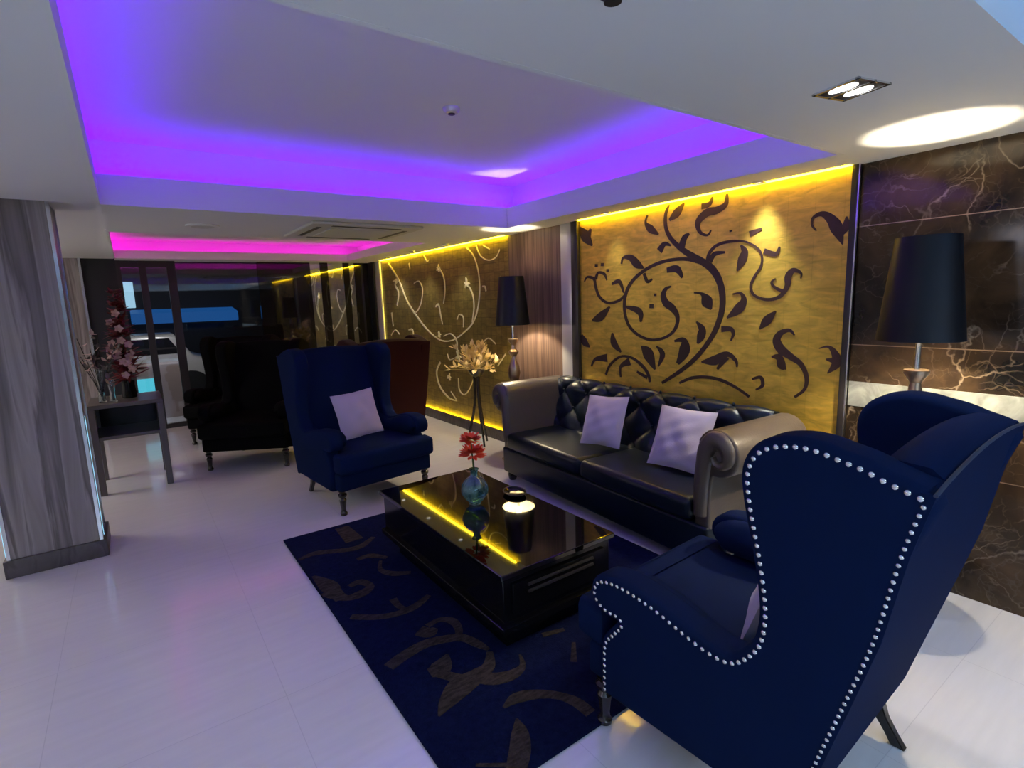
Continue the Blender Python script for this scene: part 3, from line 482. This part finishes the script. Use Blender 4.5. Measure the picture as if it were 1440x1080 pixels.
def wing_chair(label, loc, rz, fabric='navy', nails=True, cat_='armchair', group=None):
    t = thing('wing_chair', label, cat_, loc, rz, group)
    nl = [tuple(v) for v in cat(NAIL, 3)]
    outl = nl[:-1] + [(-.566, 1.150)] + [(y + .012, z) for y, z in BACKN[1:-1]] + [(-.328, .222)]
    for s in (-1, 1):
        bm = NB(); padded(bm, outl, .325, .438, .024, lambda a, b, w, s=s: (s*w, a, b), 4, 0, .024)
        panel = link('side_panel', bm, fabric, t)
        bm = NB(); tube(bm, [(s*.335, y, z) for y, z in ((.315, .545), (.30, .555), (.22, .570), (.09, .557), (-.03, .526), (-.12, .512), (-.20, .53), (-.26, .57))], [.03, .062, .078, .074, .068, .066, .066, .05], 16, smooth=4)
        link('arm_pad', bm, fabric, t)
        if nails:
            bm = NB()
            def run(pl, step, r):
                P = [Vector((p[0], p[1])) for p in pl]; acc = 0; last = P[0]
                ball(bm, (s*.439, last.x, last.y), r, 8, 5, 0, (.6, 1, 1))
                for a, b in zip(P, P[1:]):
                    L = (b - a).length; pos = step - acc
                    while pos <= L:
                        q = a.lerp(b, pos / L); ball(bm, (s*.439, q.x, q.y), r, 8, 5, 0, (.6, 1, 1)); pos += step
                    acc = (acc + L) % step
            run(nl, .0235, .0070); run([tuple(v) for v in cat(BACKN, 6)], .0205, .0054)
            link('nailhead_trim', bm, 'nail', panel, True, 'line of silver nailheads')
    # reclined back: closed profile swept across the width, arched along the top
    def back(x, y0, z0, y1, z1, th, arch, hw):
        k = 1 - (x / hw) ** 2; z1 = z1 + arch * k
        pr = [(y0, z0), (y0 + (y1-y0)*.35 + .02*k, z0 + (z1-z0)*.35), (y0 + (y1-y0)*.7 + .015*k, z0 + (z1-z0)*.7), (y1 + .004, z1 - .05), (y1 - .02, z1 - .012), (y1 - .05, z1), (y1 - th + .03, z1 - .005), (y1 - th, z1 - .03), (y0 - th, z0)]
        return pr
    bm = NB(); cols = []
    for i in range(13):
        x = -.345 + .69 * i / 12; cols.append([bm.verts.new((x, y, z)) for y, z in back(x, -.20, .36, -.445, 1.215, .14, .022, .36)])
    n = len(cols[0])
    for a, b in zip(cols, cols[1:]):
        for k in range(n): bm.faces.new((a[k], a[(k+1) % n], b[(k+1) % n], b[k]))
    bm.faces.new(cols[0]); bm.faces.new(cols[-1][::-1]); link('backrest', bm, fabric, t)
    bm = NB(); cols = []
    for i in range(17):
        x = -.436 + .872 * i / 16; k = 1 - (x / .436) ** 2; z1 = 1.178 + .03 * k
        cols.append([bm.verts.new((x, y, z)) for y, z in ((-.318, .20), (-.352, .20), (-.409, .416), (-.469, .639), (-.516, .82), (-.554, 1.038), (-.588, z1), (-.562, z1 + .006), (-.515, .95), (-.45, .62))])
    n = len(cols[0])
    for a, b in zip(cols, cols[1:]):
        for k in range(n): bm.faces.new((a[k], a[(k+1) % n], b[(k+1) % n], b[k]))
    bm.faces.new(cols[0]); bm.faces.new(cols[-1][::-1]); ob = link('outer_back', bm, fabric, t)
    bm = NB(); tube(bm, [(-.436 + .872*i/16, -.587, 1.182 + .03*(1 - (i/8 - 1)**2)) for i in range(17)], .0045, 8); link('piping', bm, 'piping' if fabric == 'navy' else fabric, ob)
    # seat
    link('seat_frame', box(NB(), -.405, .405, -.31, .415, .20, .335, .02, 3), fabric, t)
    bm = NB()
    padded(bm, [(-.335, -.25), (.335, -.25), (.335, .31), (.345, .325), (.41, .335), (.42, .36), (.41, .455), (.38, .475), (-.38, .475), (-.41, .455), (-.42, .36), (-.41, .335), (-.345, .325), (-.335, .31)], .337, .490, .035, lambda a, b, w: (a, b, w), 5)
    link('seat_cushion', bm, fabric, t)
    for s in (-1, 1):
        bm = NB(); lathe(bm, [(.018, .0), (.026, .006), (.028, .022), (.02, .034), (.018, .05), (.024, .10), (.028, .125), (.018, .14), (.032, .155), (.034, .17), (.022, .18), (.03, .20)], 18, (s*.372, .36, 0)); link('leg', bm, 'legwood', t)
        bm = NB(); cols = []
        for y, z, w in ((-.285, .205, .034), (-.292, .15, .028), (-.318, .09, .022), (-.352, .04, .02), (-.378, .0, .022)):
            cols.append([bm.verts.new((s*.33 + a*w*.7, y + b*w, z)) for a, b in ((-1, -1), (1, -1), (1, 1), (-1, 1))])
        for a, b in zip(cols, cols[1:]):
            for k in range(4): bm.faces.new((a[k], a[(k+1) % 4], b[(k+1) % 4], b[k]))
        bm.faces.new(cols[0]); bm.faces.new(cols[-1][::-1]); bmesh.ops.bevel(bm, geom=list(bm.edges), offset=.004, segments=2, affect='EDGES'); link('leg', bm, 'legwood', t)
    return t
CH = 'armchairs around the lounge'
wing_chair('navy velvet wing chair nearest the viewer, back turned, silver nailheads', (1.68, .95, 0), 2.5, group='navy wing chairs')
wing_chair('navy velvet wing chair facing the viewer with a lilac pillow', (1.50, 4.36, 0), 187, nails=False, group='navy wing chairs')
wing_chair('black wing chair just left of the navy one holding the pillow', (1.0, 6.12, 0), 150, 'blackvelvet', False, group='black wing chairs')
wing_chair('black wing chair furthest back, towards the glass door', (.98, 7.45, 0), 150, 'blackvelvet', False, group='black wing chairs')
wing_chair('dark maroon wing chair behind the navy one, against the vine panel', (2.12, 5.72, 0), 4, 'maroon', False)

# ------------------------------------------------------------------ pillows
def pillow(label, loc, rot, size=.42, th=.13, seed=0, group='lilac pillows'):
    rr = random.Random(seed); bm = NB(); n = 18; ph = rr.random() * 6
    def P(i, j, side):
        u = -1 + 2*i/n; v = -1 + 2*j/n
        pin = 1 - .07 * (1 - abs(u*v)) * (abs(u) ** 2 + abs(v) ** 2) / 1.2
        h = th/2 * (max(0, 1 - u*u) ** .55) * (max(0, 1 - v*v) ** .55)
        h += .006 * math.sin(7*u + 4*v + ph) * (1 - u*u) * (1 - v*v) + .004 * math.sin(13*v - 6*u + ph) * (1 - u*u) * (1 - v*v)
        return (u*size/2*pin, side*h, v*size/2*pin)
    g = {}
    for side in (1, -1):
        for i in range(n+1):
            for j in range(n+1):
                if side == -1 and (i in (0, n) or j in (0, n)): g[(i, j, -1)] = g[(i, j, 1)]; continue
                g[(i, j, side)] = bm.verts.new(P(i, j, side))
        for i in range(n):
            for j in range(n): bm.faces.new([g[(a, b, side)] for a, b in ((i, j), (i+1, j), (i+1, j+1), (i, j+1))])
    o = link('pillow', bm, 'pillow'); o.location = loc; o.rotation_euler = [math.radians(a) for a in rot]
    return tag(o, label, 'pillow', group)

# ------------------------------------------------------------------ sofa (local +x runs along it away from the viewer, +y faces the coffee table)
SO = thing('chesterfield_sofa', 'dark leather button tufted sofa with scrolled arms coloured for lamp sheen under gold panel', 'sofa', (2.885, 2.75, 0), 87.0)
link('base_frame', box(NB(), -1.09, 1.09, -.33, .345, .07, .30, .02, 3), 'leather', SO)
for s in (-1, 1):
    bm = NB(); a, b = (-.985, -.004) if s < 0 else (.004, .985)
    box(bm, a, b, -.22, .375, .302, .445, .045, 5); link('seat_cushion', bm, 'leather', SO)
for sx in (-1.02, 1.02):
    for sy in (-.27, .29):
        bm = NB(); lathe(bm, [(.03, 0), (.038, .02), (.042, .05), (.034, .075)], 16, (sx, sy, 0)); link('leg', bm, 'legwood', SO)
# tufted back
prof = cat([(-.13, .40), (-.175, .52), (-.215, .64), (-.235, .73), (-.235, .80), (-.265, .855), (-.315, .875), (-.365, .85), (-.385, .795), (-.36, .74), (-.345, .66)], 8)
NU = 180; sl = [0]
for a, b in zip(prof, prof[1:]): sl.append(sl[-1] + (b - a).length)
DU, DV, V0 = .155, .145, .09
bm = NB(); rows = []
for i in range(NU + 1):
    x = -1.06 + 2.12 * i / NU; row = []
    for k, p in enumerate(prof):
        t = (prof[min(k+1, len(prof)-1)] - prof[max(k-1, 0)]).normalized(); nrm = Vector((-t.y, t.x)) * -1
        if nrm.x < 0 and k < 10: nrm = -nrm
        v = (sl[k] - V0) / DV; u = x / DU
        aa = abs(math.sin(math.pi * (u + v) / 2)); bb = abs(math.sin(math.pi * (u - v) / 2))
        fade = max(0, min(1, (sl[k]) / .05)) * max(0, min(1, (.60 - sl[k]) / .12))
        h = ((aa * bb) ** .45 - .55) * .038 * fade
        row.append(bm.verts.new((x, p.x + nrm.x * h, p.y + nrm.y * h)))
    rows.append(row)
for a, b in zip(rows, rows[1:]):
    for k in range(len(prof) - 1): bm.faces.new((a[k], a[k+1], b[k+1], b[k]))
from mathutils.geometry import tessellate_polygon
tri = tessellate_polygon([[Vector((p.x, p.y, 0)) for p in prof]])
for row in (rows[0], rows[-1]):
    for q in tri: bm.faces.new([row[i] for i in q])
TB = link('tufted_back', bm, 'leather', SO)
for j in range(1, 4):
    v = V0 + DV * j
    if v > sl[-1]: break
    k = min(range(len(sl)), key=lambda q: abs(sl[q] - v)); p = prof[k]
    for i in range(-6, 7):
        if (i + j) % 2: continue
        x = i * DU
        if abs(x) > .95: continue
        bm = NB(); ball(bm, (x, p.x - .006, p.y - .002), .012, 10, 6, 0, (1, .7, 1)); link('tuft_button', bm, 'leather', TB)
bm = box(NB(), -1.09, 1.09, -.345, -.27, .07, .76, .015); link('outer_back', bm, 'leather', SO)
def arm_outline():
    inner = [(.985, .08), (.985, .40), (.988, .56), (1.0, .69)]
    c = (1.125, .735); r = .135; roll = [(c[0] + r*math.cos(a), c[1] + r*math.sin(a)) for a in [math.radians(155 - k*17) for k in range(0, 16)]]
    return inner + roll + [(1.098, .60), (1.088, .5), (1.088, .08)]
for s in (-1, 1):
    bm = NB(); padded(bm, arm_outline(), -.34, .33, .02, lambda a, b, w, s=s: (s*a, w, b), 4); ar = link('arm', bm, 'armleather', SO)
    # raised facing that climbs the front of the arm and curls into the scroll
    bm = NB(); c = (1.125, .735)
    path = [(1.03, .36, .085), (1.03, .45, .09), (1.032, .55, .095), (1.045, .66, .10), (1.06, .745, .105), (1.10, .80, .11), (1.15, .805, .105), (1.195, .765, .09), (1.20, .71, .07), (1.165, .675, .05), (1.125, .685, .036), (1.112, .72, .022)]
    q = cat(path, 5); cols = []
    for i, p in enumerate(q):
        tt = q[min(i+1, len(q)-1)] - q[max(i-1, 0)]; tt = Vector((tt.x, tt.y)).normalized(); nn = Vector((-tt.y, tt.x)); w = p.z / 2
        cols.append([bm.verts.new((s*(p.x + nn.x*w*math.cos(f)), .325 + .038*math.sin(f), p.y + nn.y*w*math.cos(f))) for f in [math.pi*k/8 for k in range(9)]])
    for a, b in zip(cols, cols[1:]):
        for k in range(8): bm.faces.new((a[k], a[k+1], b[k+1], b[k]))
    bm.faces.new(cols[0]); bm.faces.new(cols[-1][::-1]); link('arm_facing', bm, 'armleather', ar)
pillow('lilac grey square pillow on the sofa, further from the viewer', (2.89, 2.88, .65), (-22, -4, -86), .40, .13, 1)
pillow('lilac grey square pillow on the sofa, nearer the right arm', (2.88, 2.16, .65), (-24, 0, -86), .42, .13, 2)
pillow('lilac blue pillow leaning on the navy wing chair facing the viewer', (1.50, 4.42, .675), (-18, -3, 12), .40, .13, 3)
pillow('pale pillow mostly hidden inside the near navy wing chair', (1.66, .80, .66), (18, 4, 2), .42, .14, 4)

# ------------------------------------------------------------------ rug
bm = box(NB(), .69, 2.495, 1.29, 3.775, .0, .013, .004)
for s in RUGSCROLL: ribbon(bm, s, lambda a, b, h: (max(a, .693), max(b, 1.294), .0135 + h), .002)
for dx, dy in ((1.02, .25), (.62, 1.3)):
    for s in (RUGSCROLL[0], RUGSCROLL[9], RUGSCROLL[14]):
        if all(.71 < p[0]+dx < 2.46 and 1.32 < p[1]+dy < 3.74 for p in s): ribbon(bm, [(p[0]+dx, p[1]+dy, p[2]) for p in s], lambda a, b, h: (max(a, .693), max(b, 1.294), .0135 + h), .002)
o = link('rug', bm, ['rug', 'rugscroll'], None, False); tag(o, 'navy rug with taupe scroll pattern under the coffee table', 'rug')

# ------------------------------------------------------------------ coffee table
CT = thing('coffee_table', 'low black coffee table with mirror gloss top on the navy rug', 'coffee table', (1.515, 2.475, .013), 0)
link('glass_top', box(NB(), -.345, .345, -.69, .69, .385, .412, .004, 2), 'glasstop', CT, False)
link('body', box(NB(), -.325, .325, -.67, .67, .16, .385, .004), 'lacquer', CT, False)
link('shelf', box(NB(), -.345, .345, -.69, .69, .125, .16, .004), 'lacquer', CT, False)
link('plinth', box(NB(), -.27, .27, -.60, .60, .0, .125, .004), 'lacquer', CT, False)
dr = link('drawer', box(NB(), -.28, .28, -.682, -.668, .20, .35, .003), 'lacquer', CT, False)
bm = NB(); box(bm, -.2, .2, -.692, -.680, .318, .33, .003); box(bm, -.2, .2, -.692, -.680, .285, .297, .003); link('handle', bm, 'dark_frame', dr, False)
TZ = .4255
VS = thing('vase', 'round teal glass vase holding red flowers on the coffee table', 'vase', (1.525, 2.57, TZ))
bm = NB(); lathe(bm, [(.03, 0), (.036, .003), (.034, .014), (.055, .03), (.076, .065), (.08, .09), (.074, .12), (.05, .15), (.026, .165), (.02, .18), (.022, .20), (.03, .213), (.026, .213), (.017, .2), (.016, .17)], 32, caps=False); link('bulb_body', bm, 'teal', VS)
bm = NB(); lathe(bm, [(.034, 0), (.036, .006), (.03, .012)], 24); link('foot', bm, 'chrome', VS)
FL = thing('red_flowers', 'two clustered orange red flower heads standing in the teal vase', 'flowers', (1.525, 2.57, TZ + .1))
bm = NB(); tube(bm, [(0, 0, 0), (.004, .004, .12), (-.003, 0, .19)], .004, 8); tube(bm, [(0, 0, 0), (-.004, .0, .15), (-.01, 0, .27)], .004, 8); link('stem', bm, 'green', FL)
rr = random.Random(5)
for c, r in (((-.004, 0, .20), .082), ((-.012, 0, .285), .066)):
    bm = NB()
    for k in range(70):
        a = rr.random() * 2*math.pi; e = rr.uniform(-.15, 1.0); d = Vector((math.cos(a)*math.cos(e), math.sin(a)*math.cos(e), math.sin(e)*.75))
        leaf(bm, Vector(c) + d * r * .3, d, (0, 0, 1), r * .72, .026, 0, -.15)
    link('flower_head', bm, 'red', FL, True, None, False)
D = thing('ashtray', 'small black glossy oval dish by the sofa side of coffee table', 'dish', (1.79, 2.545, TZ), -10)
bm = NB(); lathe(bm, [(.05, 0), (.075, .003), (.088, .018), (.084, .02), (.07, .009), (.03, .006)], 28)
for v in bm.verts: v.co.x *= .75
link('bowl', bm, 'lacquer', D)
bm = NB(); tube(bm, [(.064*math.cos(a), .086*math.sin(a), .0195) for a in [2*math.pi*k/32 for k in range(32)]], .003, 8, closed=True); link('rim', bm, 'dark_frame', D)

# ------------------------------------------------------------------ lamps and side tables
def lamp(label, x, y, zt, power):
    t = thing('table_lamp', label, 'lamp', (x, y, zt)); z = lambda a: a - zt
    bm = NB(); lathe(bm, [(.085, 0), (.085, .02), (.05, .03), (.035, .06), (.028, .12), (.05, .2), (.062, .26), (.05, .33), (.028, .38), (.024, .42), (.045, .45), (.05, .47), (.028, .49), (.022, .53), (.05, .575), (.05, .59), (.012, .592)], 24); link('base', bm, 'bronze', t)
    bm = NB(); lathe(bm, [(.012, .585), (.012, z(1.365))], 14); p = link('stem', bm, 'chrome', t)
    bm = NB(); lathe(bm, [(.168, z(1.352)), (.120, z(1.812)), (.117, z(1.812)), (.165, z(1.352))], 40, caps=False)
    bm.faces.ensure_lookup_table()
    n = len(bm.faces)
    for i, f in enumerate(bm.faces): f.material_index = 1 if i >= 2*n//3 else 0
    bmesh.ops.bridge_loops(bm, edges=[e for e in bm.edges if e.is_boundary]) if False else None
    sh = link('lamp_shade', bm, ['shade', 'shade_in'], t, True, None, False)
    bm = NB(); zz = z(1.76)
    for k in range(3):
        a = 2*math.pi*k/3; tube(bm, [(0, 0, zz), (.122*math.cos(a), .122*math.sin(a), zz)], .003, 6)
    tube(bm, [(0, 0, z(1.362)), (.045, 0, z(1.44)), (.05, 0, z(1.6)), (0, 0, zz)], .003, 6, smooth=4); tube(bm, [(0, 0, z(1.362)), (-.045, 0, z(1.44)), (-.05, 0, z(1.6)), (0, 0, zz)], .003, 6, smooth=4)
    link('shade_ring', bm, 'chrome', sh)
    bm = NB(); lathe(bm, [(.012, z(1.357)), (.016, z(1.372)), (.024, z(1.400)), (.026, z(1.420)), (.017, z(1.441)), (.004, z(1.448))], 16); link('bulb', bm, 'bulb', t)
    point('lamp_bulb_light', (x, y, 1.462), power, (1, .86, .62), .03)
def side_table(label, x, y):
    t = thing('side_table', label, 'side table', (x, y, 0))
    bm = NB(); lathe(bm, [(.19, .595), (.2, .602), (.2, .618), (.19, .625)], 36); link('tabletop', bm, 'lacquer', t)
    bm = NB(); lathe(bm, [(.02, .03), (.02, .596)], 16); link('stem', bm, 'chrome', t)
    bm = NB(); lathe(bm, [(.15, 0), (.15, .012), (.06, .03), (.02, .036)], 32); link('base', bm, 'chrome', t)
lamp('black shaded table lamp against the marble, behind the near wing chair', 2.93, .91, .625, 80)
lamp('black shaded table lamp by the wood pier, beyond the left sofa arm', 3.035, 4.25, .625, 55)
side_table('round side table under the lamp by the marble wall', 2.93, .91)
side_table('round chrome based side table between sofa and wood pier', 3.035, 4.25)

# ------------------------------------------------------------------ tripod plant stand with dried leaves
T = thing('plant_stand', 'slim black tripod stand in front of the vine panel', 'plant stand', (3.06, 5.0, 0))
for k in range(3):
    a = math.radians(20 + 120*k); bm = NB(); tube(bm, [(.14*math.cos(a), .14*math.sin(a), 0), (.035*math.cos(a), .035*math.sin(a), .46), (.03*math.cos(a), .03*math.sin(a), .84)], [.011, .016, .016], 10, smooth=4); link('leg', bm, 'legwood', T)
bm = NB(); lathe(bm, [(.02, .76), (.07, .79), (.10, .85), (.10, .86), (.09, .86), (.03, .80)], 24); link('bowl', bm, 'dark_frame', T)
P = thing('dried_arrangement', 'golden dried leaf arrangement in the bowl of the tripod stand', 'dried flowers', (3.06, 5.0, .84))
rr = random.Random(11); st = NB(); lv = NB()
for k in range(64):
    a = rr.random()*2*math.pi; e = rr.uniform(.05, 1.35); L = rr.uniform(.14, .27) * (1.35 if k % 6 == 0 else 1)
    d = Vector((math.cos(a)*math.cos(e)*.85, math.sin(a)*math.cos(e)*1.1, math.sin(e))); tip = d * L; tip.x = min(tip.x, .2)
    tube(st, [(0, 0, 0), tuple(tip*.6), tuple(tip)], .0025, 5)
    for q in range(3):
        dd = (d + Vector((rr.uniform(-.8, .8), rr.uniform(-.8, .8), rr.uniform(-.3, .8)))).normalized(); dd.x = min(dd.x, .3)
        leaf(lv, tip, dd, (0, 0, 1), rr.uniform(.055, .095), rr.uniform(.034, .052), 0, rr.uniform(-.5, .5))
link('stems', st, 'dryleaf', P); link('leaves', lv, 'dryleaf', P, True, None, False)

# ------------------------------------------------------------------ console with vases and festive foliage
K = thing('console_table', 'grey brown console table with open niche by the wood column', 'console table', (-.105, 6.1, 0))
link('tabletop', box(NB(), -.275, .275, -.30, .30, .775, .81, .004), 'console', K, False)
link('niche_shelf', box(NB(), -.255, .255, -.28, .28, .49, .52, .004), 'console', K, False)
link('back_panel', box(NB(), -.255, .255, .27, .285, .52, .775), 'lacquer', K, False)
for s in (-1, 1):
    link('side_panel', box(NB(), s*.262-.01, s*.262+.01, -.25, .28, .52, .775), 'console', K, False)
    for q in (-1, 1): link('leg', box(NB(), s*.25-.025, s*.25+.025, q*.275-.025, q*.275+.025, 0, .775, .003), 'console', K, False)
X = thing('festive_tree', 'slim dark red leafy arrangement on the console table', 'decoration', (-.07, 6.12, .81))
bm = NB(); lathe(bm, [(.05, 0), (.06, .01), (.05, .12), (.055, .16)], 20); link('pot', bm, 'lacquer', X)
bm = NB(); tube(bm, [(0, 0, .1), (0, 0, .98)], [.012, .005], 8); link('stem', bm, 'legwood', X)
bm = NB(); rr = random.Random(21)
for k in range(240):
    h = rr.uniform(.16, 1.0); a = rr.random()*2*math.pi; r = .17 * (1.08 - h) + .02
    leaf(bm, (0, 0, h), (math.cos(a), math.sin(a), rr.uniform(-.3, .6)), (0, 0, 1), r * rr.uniform(.6, 1.2) + .03, .045, 0, rr.uniform(-.4, .3))
link('leaves', bm, 'darkred', X, True, None, False)
bm = NB()
for k in range(16):
    h = rr.uniform(.15, .8); a = rr.uniform(-2.6, -.4); r = .14*(1.05 - h) + .04
    c = Vector((r*math.cos(a), r*math.sin(a), h))
    for q in range(5):
        b = 2*math.pi*q/5; leaf(bm, c, (math.cos(b), -.4, math.sin(b)), (0, -1, 0), .042, .03, 0, .2)
link('blossoms', bm, 'blush', X, True, None, False)
for i, (x, y, h, lab) in enumerate(((-.27, 5.97, .30, 'tall clear glass vase at the column end of the console'), (-.19, 5.93, .20, 'short clear glass vase in front of the red arrangement'))):
    G = thing('glass_vase', lab, 'vase', (x, y, .81), 0, 'glass vases on the console')
    bm = NB(); lathe(bm, [(.028, 0), (.03, .01), (.022, h*.4), (.028, h*.85), (.034, h), (.031, h), (.019, h*.4), (.024, .014)], 20); link('body', bm, 'glass', G)
B = thing('twig_spray', 'spray of dull leaves and blossoms in the tall glass vase', 'foliage', (-.27, 5.97, .83))
bm = NB(); lv = NB(); rr = random.Random(8)
for k in range(14):
    a = rr.random()*2*math.pi; L = rr.uniform(.3, .62); d = Vector((math.cos(a)*.35, math.sin(a)*.3, 1)).normalized(); tip = d*L
    tube(bm, [(0, 0, .02), tuple(d*.25*L + Vector((0, 0, .05))), tuple(tip)], .003, 5)
    for q in range(5):
        p = d * L * rr.uniform(.6, 1); leaf(lv, p, (rr.uniform(-1, 1), rr.uniform(-1, 1), rr.uniform(-.6, .8)), (0, 0, 1), .065, .034, q % 2, .2)
link('twigs', bm, 'legwood', B); link('leaves', lv, ['board', 'blush'], B, True, None, False)
